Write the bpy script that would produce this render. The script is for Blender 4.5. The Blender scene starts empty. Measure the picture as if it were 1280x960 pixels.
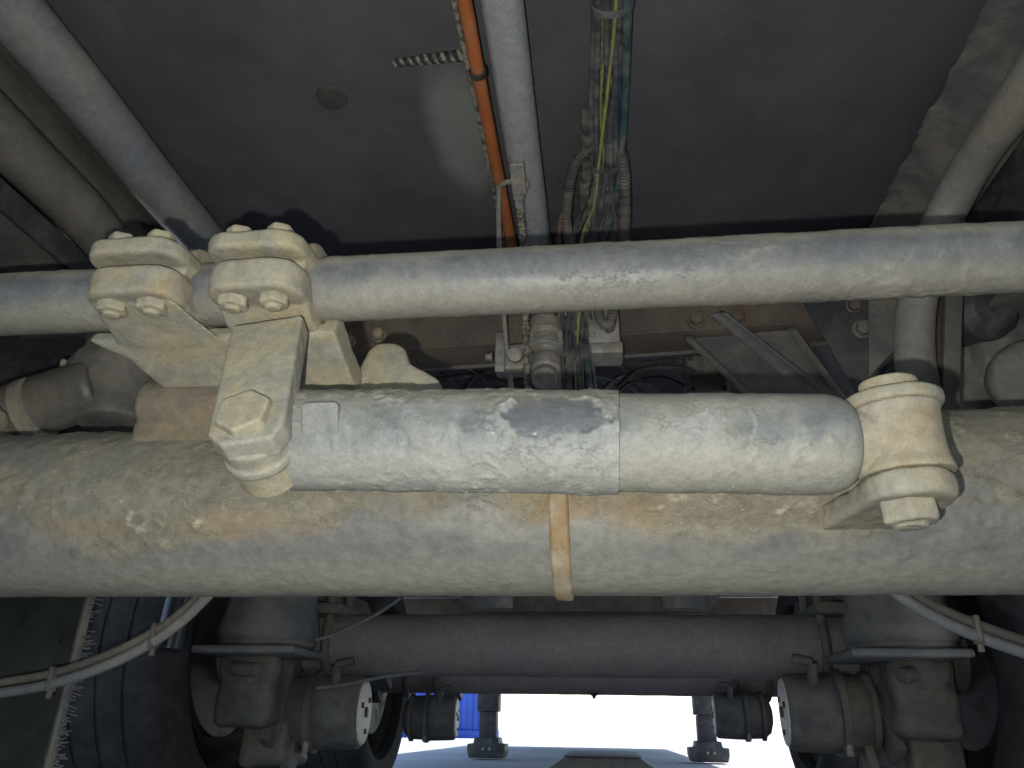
import bpy, bmesh, math, random
import numpy as np
from mathutils import Vector, Matrix, noise

random.seed(7)
S = bpy.context.scene
COL = S.collection
R = math.radians

# ------------------------------------------------------------------ camera
CAM_H = 0.23
FPX = 950.0
PITCH, YAW, ROLL = R(24.3), R(6.8), R(-0.95)
Fw = Vector((-math.sin(YAW)*math.cos(PITCH), math.cos(YAW)*math.cos(PITCH), math.sin(PITCH)))
_r = Fw.cross(Vector((0, 0, 1))).normalized()
_u = _r.cross(Fw)
Rt = _r*math.cos(ROLL) - _u*math.sin(ROLL)
Up = _u*math.cos(ROLL) + _r*math.sin(ROLL)
CAM = Vector((0, 0, CAM_H))
cd = bpy.data.cameras.new('camera')
cd.sensor_fit = 'HORIZONTAL'; cd.sensor_width = 36.0; cd.lens = FPX/1280*36.0
cd.clip_start = 0.02; cd.clip_end = 3000
cam = bpy.data.objects.new('camera', cd); COL.objects.link(cam)
cam.matrix_world = Matrix(((Rt.x, Up.x, -Fw.x, CAM.x), (Rt.y, Up.y, -Fw.y, CAM.y), (Rt.z, Up.z, -Fw.z, CAM.z), (0, 0, 0, 1)))
S.camera = cam

# ------------------------------------------------------------------ sky, sun, phone torch, exposure
SUN_EL, SUN_AZ = R(56), R(50)
w = bpy.data.worlds.new('World'); S.world = w; w.use_nodes = True
wn = w.node_tree.nodes; wl = w.node_tree.links
sky = wn.new('ShaderNodeTexSky'); sky.sky_type = 'NISHITA'; sky.sun_disc = False
sky.sun_elevation = SUN_EL; sky.sun_rotation = SUN_AZ; sky.dust_density = 0.6
wl.new(sky.outputs[0], wn['Background'].inputs['Color'])
wn['Background'].inputs['Strength'].default_value = 0.15
sd = bpy.data.lights.new('sun', 'SUN'); sd.energy = 3.5; sd.angle = R(0.5); sd.color = (1, .96, .9)
so = bpy.data.objects.new('sun', sd); COL.objects.link(so)
sdir = Vector((math.sin(SUN_AZ)*math.cos(SUN_EL), math.cos(SUN_AZ)*math.cos(SUN_EL), math.sin(SUN_EL)))
so.rotation_euler = sdir.to_track_quat('Z', 'Y').to_euler()
# the photograph is lit by the torch of the phone that took it: a small lamp beside the lens
fd = bpy.data.lights.new('phone_torch', 'SPOT'); fd.energy = 7.5; fd.spot_size = R(160); fd.spot_blend = 1.0; fd.shadow_soft_size = 0.004; fd.color = (1, .972, .875)
fo = bpy.data.objects.new('phone_torch', fd); COL.objects.link(fo)
fo.location = CAM - Rt*0.028 - Up*0.024; fo.rotation_euler = cam.matrix_world.to_euler()
S.view_settings.view_transform = 'Standard'; S.view_settings.look = 'None'
S.view_settings.exposure = 1.15; S.view_settings.gamma = 1.0
S.view_settings.use_curve_mapping = False
S.render.engine = 'CYCLES'
S.cycles.use_denoising = True
S.cycles.max_bounces = 8; S.cycles.diffuse_bounces = 5

# ------------------------------------------------------------------ helpers
def at(px, py, Y):
    """point of the place seen at a picture position of the 1280x960 photograph, at Y metres along the trailer"""
    d = Fw + Rt*((px-640)/FPX) - Up*((py-480)/FPX)
    return CAM + d*(Y/d.y)
ORG = {}
def thing(name, label, cat, loc=(0, 0, 0), group=None):
    o = bpy.data.objects.new(name, None); COL.objects.link(o)
    o.empty_display_size = 0.02
    o.location = loc; o['label'] = label; o['category'] = cat
    if group: o['group'] = group
    ORG[o.name] = Vector(loc)
    return o
def obj(name, geo, mat, parent=None, smooth=40, attr=None, kind=None):
    vs, fs = geo
    o0 = ORG[parent.name] if parent else Vector((0, 0, 0))
    me = bpy.data.meshes.new(name)
    me.from_pydata([(v[0]-o0.x, v[1]-o0.y, v[2]-o0.z) for v in vs], [], fs)
    me.update()
    if smooth:
        me.polygons.foreach_set('use_smooth', [True]*len(me.polygons))
        if smooth < 180: me.set_sharp_from_angle(angle=R(smooth))
    if attr is not None:
        a = me.attributes.new('crust', 'FLOAT', 'POINT'); a.data.foreach_set('value', attr)
    me.materials.append(mat)
    o = bpy.data.objects.new(name, me); COL.objects.link(o)
    if parent: o.parent = parent
    ORG[o.name] = o0
    if kind: o['kind'] = kind
    return o
def single(name, geo, mat, label, cat, loc=None, group=None, smooth=40, attr=None):
    """a thing that is one mesh, with its origin at loc"""
    vs, fs = geo
    c = Vector(loc) if loc is not None else Vector(vs[0])
    o = obj(name, ([(v[0]-c.x, v[1]-c.y, v[2]-c.z) for v in vs], fs), mat, None, smooth, attr)
    o.location = c; o['label'] = label; o['category'] = cat
    if group: o['group'] = group
    return o
def dup(root, loc, label):
    def cp(o, par):
        c = o.copy(); COL.objects.link(c); c.parent = par
        for ch in [x for x in o.children]: cp(ch, c)
        return c
    r = cp(root, None); r.location = loc; r['label'] = label
    return r
def cake(o, voxel=0.0014, amp=0.0022, size=0.02, smooth=2):
    """fuse the mesh, soften it and roughen it as dirt-caked cast steel"""
    m = o.modifiers.new('fuse', 'REMESH'); m.mode = 'VOXEL'; m.voxel_size = voxel; m.use_smooth_shade = True
    if smooth:
        m = o.modifiers.new('soften', 'SMOOTH'); m.iterations = smooth; m.factor = 0.6
    t = bpy.data.textures.get('dirt%g' % size)
    if not t:
        t = bpy.data.textures.new('dirt%g' % size, 'CLOUDS'); t.noise_scale = size; t.noise_depth = 4
    m = o.modifiers.new('dirt', 'DISPLACE'); m.texture = t; m.strength = amp; m.mid_level = 0.5; m.texture_coords = 'GLOBAL'
    return o
def join(*gs):
    V, Fc = [], []
    for v, f in gs:
        n = len(V); V += list(v); Fc += [tuple(i+n for i in q) for q in f]
    return V, Fc
def frame(axis):
    a = Vector(axis).normalized()
    h = Vector((0, 0, 1)) if abs(a.z) < .9 else Vector((0, 1, 0))
    u = h.cross(a).normalized(); v = a.cross(u)
    return a, u, v
def lathe(p0, axis, prof, seg=32, disp=None, cap=True):
    """prof: (distance along axis, radius). disp(s, angle, point)->radial offset"""
    p0 = Vector(p0); a, u, v = frame(axis)
    V, Fc = [], []
    for s, r in prof:
        for k in range(seg):
            t = 2*math.pi*k/seg
            d = u*math.cos(t)+v*math.sin(t)
            p = p0+a*s+d*r
            if disp: p = p+d*disp(s, t, p)
            V.append(p)
    n = len(prof)
    for i in range(n-1):
        for k in range(seg):
            k2 = (k+1) % seg
            Fc.append((i*seg+k, i*seg+k2, (i+1)*seg+k2, (i+1)*seg+k))
    if cap:
        Fc.append(tuple(range(seg))[::-1]); Fc.append(tuple((n-1)*seg+k for k in range(seg)))
    return V, Fc
def cyl(p0, p1, r, seg=24, bev=0.0):
    p0, p1 = Vector(p0), Vector(p1); L = (p1-p0).length
    pr = [(0, r), (L, r)] if not bev else [(0, r-bev), (bev*.3, r-bev*.3), (bev, r), (L-bev, r), (L-bev*.3, r-bev*.3), (L, r-bev)]
    return lathe(p0, p1-p0, pr, seg)
def spline(pts, n=10):
    P = [Vector(p) for p in pts]
    P = [P[0]*2-P[1]]+P+[P[-1]*2-P[-2]]
    out = []
    for i in range(1, len(P)-2):
        for k in range(n):
            t = k/n
            a, b, c, d = P[i-1], P[i], P[i+1], P[i+2]
            out.append(0.5*((2*b)+(c-a)*t+(2*a-5*b+4*c-d)*t*t+(3*b-a-3*c+d)*t**3))
    out.append(P[-2]); return out
def hose(pts, r, seg=10, n=10, rf=None, straight=False):
    """swept tube; rf(i, path length)->radius"""
    P = [Vector(p) for p in pts] if straight else spline(pts, n)
    V, Fc = [], []
    t0 = (P[1]-P[0]).normalized(); _, u, v = frame(t0); L = 0
    for i, p in enumerate(P):
        t = (P[min(i+1, len(P)-1)]-P[max(i-1, 0)]).normalized()
        u = (u-t*u.dot(t)).normalized(); v = t.cross(u)
        if i: L += (p-P[i-1]).length
        rr = rf(i, L) if rf else r
        for k in range(seg):
            an = 2*math.pi*k/seg
            V.append(p+(u*math.cos(an)+v*math.sin(an))*rr)
    for i in range(len(P)-1):
        for k in range(seg):
            k2 = (k+1) % seg
            Fc.append((i*seg+k, i*seg+k2, (i+1)*seg+k2, (i+1)*seg+k))
    Fc.append(tuple(range(seg))[::-1]); Fc.append(tuple((len(P)-1)*seg+k for k in range(seg)))
    return V, Fc
def prism(o, u, v, outline, w0, w1, bev=0.0, seg=2):
    """outline (a,b) in the plane o + a*u + b*v, thick from w0 to w1 along u x v"""
    o, u, v = Vector(o), Vector(u).normalized(), Vector(v)
    v = (v-u*v.dot(u)).normalized(); wv = u.cross(v)
    bm = bmesh.new()
    lo = [bm.verts.new(o+u*a+v*b+wv*w0) for a, b in outline]
    hi = [bm.verts.new(o+u*a+v*b+wv*w1) for a, b in outline]
    n = len(outline)
    bm.faces.new(lo[::-1]); bm.faces.new(hi)
    for i in range(n): bm.faces.new((lo[i], lo[(i+1) % n], hi[(i+1) % n], hi[i]))
    bmesh.ops.recalc_face_normals(bm, faces=bm.faces)
    if bev: bmesh.ops.bevel(bm, geom=list(bm.edges), offset=bev, segments=seg, profile=.5, affect='EDGES')
    bm.verts.index_update()
    g = [v.co.copy() for v in bm.verts], [tuple(x.index for x in f.verts) for f in bm.faces]
    bm.free(); return g
def box(lo, hi, bev=0.0, seg=2):
    a = [(lo[0], lo[1]), (hi[0], lo[1]), (hi[0], hi[1]), (lo[0], hi[1])]
    return prism((0, 0, 0), (1, 0, 0), (0, 1, 0), a, lo[2], hi[2], bev, seg)
def hull(pts):
    bm = bmesh.new()
    for p in pts: bm.verts.new(p)
    r = bmesh.ops.convex_hull(bm, input=bm.verts)
    bmesh.ops.delete(bm, geom=[v for v in bm.verts if not v.link_faces], context='VERTS')
    bm.verts.index_update()
    g = [v.co.copy() for v in bm.verts], [tuple(x.index for x in f.verts) for f in bm.faces]
    bm.free(); return g
def ngon(n, r, rot=0): return [(r*math.cos(rot+2*math.pi*i/n), r*math.sin(rot+2*math.pi*i/n)) for i in range(n)]
def rrect(x0, y0, x1, y1, r, k=5):
    out = []
    for cx, cy, a0 in ((x1-r, y0+r, -90), (x1-r, y1-r, 0), (x0+r, y1-r, 90), (x0+r, y0+r, 180)):
        for i in range(k+1):
            a = R(a0+90*i/k); out.append((cx+r*math.cos(a), cy+r*math.sin(a)))
    return out
def hexb(p, axis, r, h, bev=.0012, rot=0.3):
    a, u, v = frame(axis)
    return prism(p, u, v, ngon(6, r, rot), 0, h, bev, 2)
def fr(p, sc, oct=4, H=.7): return noise.fractal(Vector(p)*sc, H, 2.1, oct)
def sst(a, b, x):
    t = min(1, max(0, (x-a)/(b-a))); return t*t*(3-2*t)

# ------------------------------------------------------------------ materials
def nodes(name):
    m = bpy.data.materials.new(name); m.use_nodes = True
    nt = m.node_tree; b = nt.nodes['Principled BSDF']
    return m, nt, b
class G:
    """tiny node-graph builder"""
    def __init__(s, name):
        s.m, s.nt, s.b = nodes(name); s.L = s.nt.links.new
        s.tc = s.nt.nodes.new('ShaderNodeTexCoord').outputs['Object']
    def n(s, t, **k):
        x = s.nt.nodes.new('ShaderNode'+t)
        for a, b in k.items(): setattr(x, a, b)
        return x
    def mapv(s, scale, loc=(0, 0, 0)):
        x = s.n('Mapping'); s.L(s.tc, x.inputs[0]); x.inputs['Scale'].default_value = scale; x.inputs['Location'].default_value = loc
        return x.outputs[0]
    def noise(s, scale, detail=5, rough=.6, dist=0, vec=None):
        x = s.n('TexNoise'); s.L(vec or s.tc, x.inputs['Vector'])
        x.inputs['Scale'].default_value = scale; x.inputs['Detail'].default_value = detail
        x.inputs['Roughness'].default_value = rough; x.inputs['Distortion'].default_value = dist
        return x.outputs['Fac']
    def ramp(s, fac, a, b, va=0., vb=1.):
        x = s.n('MapRange', interpolation_type='SMOOTHSTEP'); s.L(fac, x.inputs[0])
        for i, q in enumerate((a, b, va, vb)): x.inputs[1+i].default_value = q
        return x.outputs[0]
    def math(s, op, a, b=None):
        x = s.n('Math', operation=op)
        for i, q in enumerate((a, b)):
            if q is None: continue
            if isinstance(q, (int, float)): x.inputs[i].default_value = q
            else: s.L(q, x.inputs[i])
        x.use_clamp = op in ('ADD', 'MULTIPLY', 'SUBTRACT') and False
        return x.outputs[0]
    def mix(s, f, a, b):
        x = s.n('Mix', data_type='RGBA')
        for i, q in ((0, f), (6, a), (7, b)):
            if isinstance(q, (int, float)): x.inputs[i].default_value = q
            elif isinstance(q, tuple): x.inputs[i].default_value = (*q, 1)
            else: s.L(q, x.inputs[i])
        return x.outputs[2]
    def sep(s, v=None):
        x = s.n('SeparateXYZ'); s.L(v or s.tc, x.inputs[0]); return x.outputs
    def normz(s):
        g = s.n('NewGeometry'); return s.sep(g.outputs['Normal'])[2]
    def attr(s, a):
        x = s.n('Attribute'); x.attribute_name = a; return x.outputs['Fac']
    def bump(s, h, dist, strength=1., prev=None):
        x = s.n('Bump'); s.L(h, x.inputs['Height']); x.inputs['Distance'].default_value = dist; x.inputs['Strength'].default_value = strength
        if prev: s.L(prev, x.inputs['Normal'])
        return x.outputs[0]
    def out(s, col, rough=.8, normal=None, metal=0, spec=.3):
        for k, q in (('Base Color', col), ('Roughness', rough)):
            if isinstance(q, tuple): s.b.inputs[k].default_value = (*q, 1)
            elif isinstance(q, (int, float)): s.b.inputs[k].default_value = q
            else: s.L(q, s.b.inputs[k])
        s.b.inputs['Metallic'].default_value = metal
        s.b.inputs['Specular IOR Level'].default_value = spec
        if normal: s.L(normal, s.b.inputs['Normal'])
        return s.m

def dusty(name, paint, dust, lo=.4, hi=.6, scale=14, rough=.75, bump=.0012, rust=None, top=.0, crust=False, fine=1., wrink=0., bands=None):
    """old paint under uneven road dust; optional rust blooms and pale dried-mud wrinkles"""
    g = G(name)
    big = g.noise(scale, 6, .62, .4, g.mapv((1, .5, .5)) if crust else None)
    mask = g.ramp(big, lo, hi)
    if crust:
        mask = g.math('MULTIPLY', mask, .28)
        mask = g.math('ADD', mask, g.math('MULTIPLY', g.attr('crust'), .85))
        fine_n = g.noise(160, 4, .7)
        mask = g.ramp(g.math('ADD', mask, g.math('MULTIPLY', fine_n, .2)), .15, 1.0)
    if top:
        mask = g.math('MAXIMUM', mask, g.math('MULTIPLY', g.ramp(g.normz(), .0, .8), top))
    fn = g.noise(110, 6, .7); mid = g.noise(38, 5, .65, .8)
    p2 = tuple(c*.88 for c in paint); d2 = tuple(c*q for c, q in zip(dust, (.91, .89, .84)))
    pc = g.mix(g.ramp(mid, .35, .65), paint, p2)
    dc = g.mix(g.ramp(mid, .38, .66), dust, d2)
    col = g.mix(mask, pc, dc)
    if bands:        # low: spray film and painted light from below; high: settled dust
        zz = g.math('ADD', g.sep()[2], g.math('MULTIPLY', g.math('SUBTRACT', g.noise(18, 5, .65, .6, g.mapv((.6, 1, 1))), .5), bands[0]))
        col = g.mix(g.math('MULTIPLY', g.ramp(zz, bands[1], bands[2], 1, 0), bands[7]), col, bands[3])
        col = g.mix(g.math('MULTIPLY', g.ramp(zz, bands[4], bands[5]), bands[8]), col, bands[6])
    if crust: col = g.mix(g.ramp(g.attr('crust'), .98, 1.35, 0, .8), col, tuple(min(1, q*1.32) for q in dust))
    if rust:
        rm = g.math('MULTIPLY', g.ramp(g.noise(9, 5, .6, .6, g.mapv((1, 1, 1), (3.1, 1.7, .4))), .55, .72), g.ramp(mid, .3, .6))
        col = g.mix(g.math('MULTIPLY', rm, .75), col, rust)
    sp = g.ramp(g.math('ADD', g.math('MULTIPLY', fn, .65), g.math('MULTIPLY', g.noise(480, 2, .5), .35)), .36, .66, .86, 1.12)
    mx = g.n('Mix', data_type='RGBA', blend_type='MULTIPLY'); mx.inputs[0].default_value = 1
    g.L(col, mx.inputs[6]); g.L(sp, mx.inputs[7]); col = mx.outputs[2]
    vf = g.noise(420, 3, .6)
    h = g.math('ADD', g.math('ADD', g.math('MULTIPLY', mid, .3), g.math('MULTIPLY', fn, .4*fine)), g.math('MULTIPLY', vf, .12))
    nrm = g.bump(h, bump*1.7, .8)
    if wrink:
        wv = g.noise(75, 6, .7, .5, g.mapv((.6, 1, 1)))
        ln = g.ramp(g.math('ABSOLUTE', g.math('SUBTRACT', wv, .5)), .0, .02, 1, 0)
        ln = g.math('MULTIPLY', ln, g.ramp(g.noise(17, 3, .6, 0, g.mapv((1, 1, 1), (7, 2, 5))), .54, .68))
        nrm = g.bump(ln, .0007*wrink, .7, nrm)
        col = g.mix(g.math('MULTIPLY', ln, .5*wrink), col, tuple(min(1, c*1.35) for c in dust))
    rg = g.ramp(mask, 0, 1, rough-.2, rough+.12)
    return g.out(col, rg, nrm, 0, .35)

def plain(name, col, rough=.6, var=.3, scale=40, bump=.0004, metal=0, dust=None, dl=.5, dh=.7, spec=.4):
    g = G(name)
    n = g.noise(scale, 5, .65, .3)
    c = g.mix(g.ramp(n, .3, .7), tuple(q*(1-var) for q in col), tuple(min(1, q*(1+var)) for q in col))
    if dust: c = g.mix(g.ramp(g.noise(scale*.5, 6, .7, .5, g.mapv((1, 1, 1), (2, 5, 1))), dl, dh, 0, .85), c, dust)
    return g.out(c, rough, g.bump(n, bump*3, .7), metal, spec)

CREAM = (.50, .455, .34); PALE = (.56, .55, .49); BROWN = (.27, .22, .145)
M = {}
M['damper'] = dusty('dusty_damper_paint', (.088, .098, .112), (.195, .207, .205), .3, .7, 16, .5, .0007, None, 0, True, 1, .6, (.022, -.027, -.008, (.27, .275, .255), .006, .030, (.225, .21, .17), .8, .75))
M['body'] = dusty('dusty_damper_body', (.12, .132, .142), (.22, .226, .215), .3, .7, 13, .52, .0007, (.28, .255, .19), 0, True, 1, .5, (.022, -.030, -.010, (.265, .26, .225), .004, .028, (.225, .212, .175), .8, .7))
M['rod'] = dusty('dusty_rod_paint', (.115, .125, .136), (.22, .222, .208), .3, .7, 12, .62, .0006, None, 0, True, 1, .5, (.020, -.024, -.008, (.245, .236, .20), .006, .020, (.25, .23, .18), .75, .8))
M['cast'] = dusty('mud_caked_casting', (.248, .245, .208), (.305, .278, .198), .38, .62, 22, .85, .0012, (.30, .235, .135), 0, False, 1, .5)
M['castr'] = dusty('mud_caked_steel', (.235, .232, .20), (.30, .272, .205), .3, .7, 24, .85, .0010, (.29, .225, .13), 0, False, 1, .3)
M['bolt'] = dusty('dusty_bolt', (.275, .26, .205), (.315, .285, .205), .35, .65, 60, .8, .0008)
M['pad'] = dusty('dusty_pad', (.175, .185, .182), (.225, .23, .215), .4, .65, 40, .8, .0008)
M['faraxle'] = dusty('far_axle_haze_grey', (.235, .222, .232), (.27, .252, .255), .4, .65, 9, .75, .0008)  # base colour lightened towards purple to stand in for lens haze
M['rust'] = dusty('rusty_band', (.235, .165, .09), (.30, .265, .195), .40, .62, 20, .85, .001, (.215, .12, .055))
M['brownsteel'] = dusty('rusty_brown_steel', (.088, .074, .063), (.135, .115, .092), .4, .65, 9, .85, .001, (.14, .085, .052))
M['darksteel'] = dusty('dark_steel', (.045, .046, .052), (.11, .105, .095), .45, .7, 12, .7, .001)
M['greysteel'] = dusty('grey_dusty_steel', (.105, .107, .108), (.18, .168, .145), .4, .65, 11, .7, .001, None, 0, False, 1, .3)
M['pipegrey'] = dusty('pale_grey_pipe', (.27, .285, .305), (.29, .29, .28), .4, .8, 6, .45, .0001)
M['tubegrey'] = dusty('grey_tube', (.17, .18, .195), (.22, .215, .195), .45, .75, 7, .5, .0001)
M['tubebrown'] = dusty('dusty_tube', (.115, .11, .10), (.155, .145, .125), .4, .7, 8, .65, .0003)
M['white'] = plain('white_plastic', (.62, .60, .58), .5, .12, 60, .0002)
M['black'] = plain('black_rubber', (.022, .022, .023), .75, .3, 50, .0006, 0, (.09, .085, .075), .5, .75)
M['tyre'] = plain('tyre_rubber', (.020, .020, .022), .85, .3, 30, .0008, 0, (.045, .043, .042), .4, .7)
M['hose'] = plain('dusty_hose', (.055, .058, .066), .42, .3, 60, .0003, 0, (.20, .20, .18), .40, .72)
M['braid'] = plain('braided_cable', (.07, .07, .065), .8, .3, 200, .002, 0, (.33, .30, .23), .4, .6)
M['blue'] = plain('blue_hose', (.02, .05, .13), .6, .3, 60, .0003, 0, (.13, .14, .14), .4, .62)
M['teal'] = plain('teal_hose', (.03, .07, .08), .6, .3, 60, .0003, 0, (.13, .145, .135), .4, .62)
M['yellow'] = plain('yellow_green_wire', (.27, .285, .075), .6, .2, 60, .0002, 0, (.20, .19, .14), .42, .6)
M['pink'] = plain('reddish_hose', (.17, .105, .085), .6, .3, 60, .0003, 0, (.26, .23, .19), .5, .7)
M['orange'] = plain('orange_pipe', (.33, .10, .03), .55, .2, 25, .0003, 0, (.27, .16, .09), .45, .75)
M['conduit'] = plain('corrugated_conduit', (.055, .054, .05), .7, .3, 60, .0004, 0, (.13, .122, .10), .4, .7)
M['alu'] = plain('dull_aluminium', (.24, .235, .215), .5, .3, 40, .001, .2, (.25, .225, .17), .42, .65)
M['flap'] = plain('mudflap_rubber', (.016, .024, .022), .8, .4, 14, .001, 0, (.05, .058, .05), .5, .75)
M['container'] = plain('blue_container_paint', (.03, .09, .42), .5, .12, 2, .0004)
M['concrete'] = plain('grey_concrete', (.33, .32, .31), .9, .15, 20, .001)
M['bellow'] = plain('dusty_bellow', (.10, .105, .115), .7, .3, 18, .001, 0, (.19, .18, .155), .4, .65)
def ground_mat():
    g = G('yard_concrete')
    n = g.noise(.6, 8, .65); f = g.noise(18, 6, .7)
    c = g.mix(g.ramp(n, .35, .65), (.36, .36, .37), (.48, .48, .48))
    c = g.mix(g.ramp(f, .4, .7, 0, .35), c, (.26, .26, .26))
    return g.out(c, .9, g.bump(f, .006, .6))
M['ground'] = ground_mat()
def panel_mat():
    g = G('dark_floor_panel')
    n = g.noise(5, 6, .6, .3); f = g.noise(260, 3, .6); m = g.noise(22, 6, .65, .5)
    c = g.mix(g.ramp(n, .35, .68), (.063, .065, .073), (.088, .089, .096))
    c = g.mix(g.ramp(m, .5, .8, 0, .5), c, (.108, .104, .098))
    # soft sheen painted as a pale patch beside the orange pipe
    x, y, z = g.sep()
    def gauss(a, c0, s_): 
        q = g.math('MULTIPLY', g.math('SUBTRACT', a, c0), 1/s_); return g.math('MULTIPLY', q, q)
    d = g.math('ADD', gauss(x, -.150, .034), gauss(y, .70, .10))
    d = g.math('ADD', d, g.math('MULTIPLY', g.math('SUBTRACT', m, .5), 1.6))
    c = g.mix(g.ramp(d, .2, 1.9, .8, 0), c, (.20, .215, .20))
    sp = g.ramp(g.noise(420, 2, .5), .72, .78)
    c = g.mix(g.math('MULTIPLY', sp, .7), c, (.2, .19, .17))
    return g.out(c, g.ramp(m, .3, .7, .45, .65), g.bump(f, .0006, .5), 0, .4)
M['panel'] = panel_mat()
def axle_mat():
    g = G('axle_paint_and_mud')
    x, y, z = g.sep()
    big = g.noise(8, 7, .65, .5); mid = g.noise(36, 6, .68, 1.0, g.mapv((.5, 1, 1))); fn = g.noise(120, 5, .7)
    cr = g.attr('crust')
    base = g.mix(g.ramp(big, .38, .62), (.128, .134, .132), (.185, .183, .166))
    mud = g.mix(g.ramp(mid, .33, .68), (.148, .137, .106), (.208, .193, .150))
    hh = g.math('ADD', cr, g.math('MULTIPLY', g.math('SUBTRACT', mid, .5), 1.1))
    c = g.mix(g.ramp(hh, .15, .75), base, mud)
    # underside painted paler, as if lit by bounce off the ground
    und = g.ramp(g.math('ADD', z, g.math('MULTIPLY', g.math('SUBTRACT', big, .5), .03)), -.070, -.046, 1, 0)
    c = g.mix(g.math('MULTIPLY', und, .75), c, (.245, .238, .205))
    # rust blooms: by the weld band and left of centre
    def bloom(cx, cz, sx, sz):
        a = g.math('MULTIPLY', g.math('SUBTRACT', x, cx), 1/sx); b = g.math('MULTIPLY', g.math('SUBTRACT', z, cz), 1/sz)
        d = g.math('ADD', g.math('MULTIPLY', a, a), g.math('MULTIPLY', b, b))
        d = g.math('ADD', d, g.math('MULTIPLY', g.math('SUBTRACT', mid, .5), 5.0))
        return g.ramp(d, -.2, 1.7, 1, 0)
    for cx, cz, sx, sz, a in ((-.27, -.030, .055, .013, .42), (-.034, -.012, .036, .020, .5), (-.52, .0, .05, .02, .35), (-.42, -.03, .04, .010, .25), (.028, -.022, .024, .018, .4)):
        c = g.mix(g.math('MULTIPLY', bloom(cx, cz, sx, sz), a), c, (.255, .175, .085))
    wv = g.noise(70, 6, .7, .6, g.mapv((.45, 1, 1)))
    ln = g.ramp(g.math('ABSOLUTE', g.math('SUBTRACT', wv, .5)), .0, .024, 1, 0)
    ln = g.math('MULTIPLY', ln, g.ramp(g.math('ADD', g.math('MULTIPLY', cr, .6), g.noise(15, 3, .6, 0, g.mapv((1, 1, 1), (4, 2, 1)))), .68, .95))
    c = g.mix(g.math('MULTIPLY', ln, .55), c, (.40, .365, .285))
    fl = g.math('MULTIPLY', g.ramp(g.noise(330, 2, .5), .71, .76), g.ramp(cr, .3, .8))
    c = g.mix(g.math('MULTIPLY', fl, .6), c, (.5, .46, .36))
    c = g.mix(g.ramp(cr, .98, 1.3, 0, .8), c, (.40, .37, .295))
    sp = g.ramp(fn, .3, .7, .86, 1.13)
    mx = g.n('Mix', data_type='RGBA', blend_type='MULTIPLY'); mx.inputs[0].default_value = 1
    g.L(c, mx.inputs[6]); g.L(sp, mx.inputs[7])
    nrm = g.bump(g.math('ADD', g.math('MULTIPLY', mid, .45), g.math('MULTIPLY', fn, .4)), .0022, .8)
    nrm = g.bump(ln, .0008, .7, nrm)
    return g.out(mx.outputs[2], g.ramp(hh, .3, .7, .5, .85), nrm, 0, .4)
M['axle'] = axle_mat()

# ------------------------------------------------------------------ setting: ground and trailer underside
gr = obj('ground', ([(-300, -300, 0), (300, -300, 0), (300, 900, 0), (-300, 900, 0)], [(0, 1, 2, 3)]), M['ground'], None, 0)
gr['kind'] = 'structure'

CZ = 0.885                                   # underside of the trailer floor
tf = thing('trailer_floor', 'dark smooth underside panel of the trailer floor overhead', 'trailer floor', (0, 0, CZ))
for (y0, y1) in ((-3.2, 1.012), (1.016, 3.55), (3.554, 7.0), (7.004, 11.5)):
    obj('panel', box((-1.32, y0, CZ), (1.22, y1, CZ+.1), .002, 1), M['panel'], tf)
pg = at(415, 122, .56); pg.z = CZ
k = (CZ-CAM_H)/(at(415, 122, 1).z-CAM_H); pg = at(415, 122, k); 
obj('plug', lathe((pg.x, pg.y, CZ-.004), (0, 0, 1), [(0, .013), (.001, .0165), (.005, .018)], 24), plain('plug_plastic', (.055, .05, .045), .7, .2), tf)
obj('screw', lathe((pg.x, pg.y, CZ-.0055), (0, 0, 1), [(0, .003), (.003, .004)], 12), M['darksteel'], tf)

# ------------------------------------------------------------------ near axle (carries the damper)
AX = Vector((0, .63, .401)); AR = .073
axle = thing('trailer_axle', 'thick mud-streaked axle tube with a rusty weld band, right behind the damper', 'axle', AX)
cr = []
def ridged(p, sc, st=1.0):
    return noise.ridged_multi_fractal(Vector((p[0]*st, p[1], p[2]))*sc, .9, 2.2, 4, 1.0, 2.0)
def axdisp(s, t, p):
    q = p-AX
    if q.y > .03: cr.append(.5); return 0
    n = fr(p, 26, 4); big = fr((p.x+5, p.y, p.z), 7, 3)
    up = sst(-.046, -.010, q.z+.022*big+.012*sst(-.1, -.5, p.x)+.012*sst(.2, .32, p.x))
    c = up*(.45+.6*sst(-.3, .5, big+.3*n))
    # dried mud crackle: strongest out by the damper bracket and at the left
    zone = max(sst(.14, .24, p.x)*(1-sst(.0, .03, abs(q.z+.012)-.03)), sst(-.36, -.5, p.x)*(1-sst(.0, .02, abs(q.z+.004)-.02)), .8*up*sst(-.15, .3, fr((p.x, p.y+3, p.z), 13, 3)))
    r = ridged(p, 62, .42) if zone > .02 else 0
    rr = sst(1.1, 1.8, r)*zone*sst(-.35, .15, n)
    cr.append(max(0, min(1.0, c))+.38*rr)
    return .0005*n + .0012*c*sst(.0, .5, n+.3*big)+.0017*rr+.0002*fr(p, 120, 2)
xs = [-1.25+.63*i/60 for i in range(60)]+[-.62+1.07*i/760 for i in range(760)]+[.45+.70*i/60 for i in range(61)]
g = lathe((0, AX.y, AX.z), (1, 0, 0), [(x, AR) for x in xs], 210, axdisp)
obj('tube', g, M['axle'], axle, 180, cr)
cr2 = []
x0 = at(685, 680, .557).x; x1 = at(712, 680, .557).x
prof = [(0, AR-.002), (.0005, AR+.0022), (.002, AR+.0036)]
nb = 14; L = x1-x0
prof += [(.002+(L-.004)*i/nb, AR+.0038) for i in range(1, nb)]+[(L-.002, AR+.0036), (L-.0005, AR+.0022), (L, AR-.002)]
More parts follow.
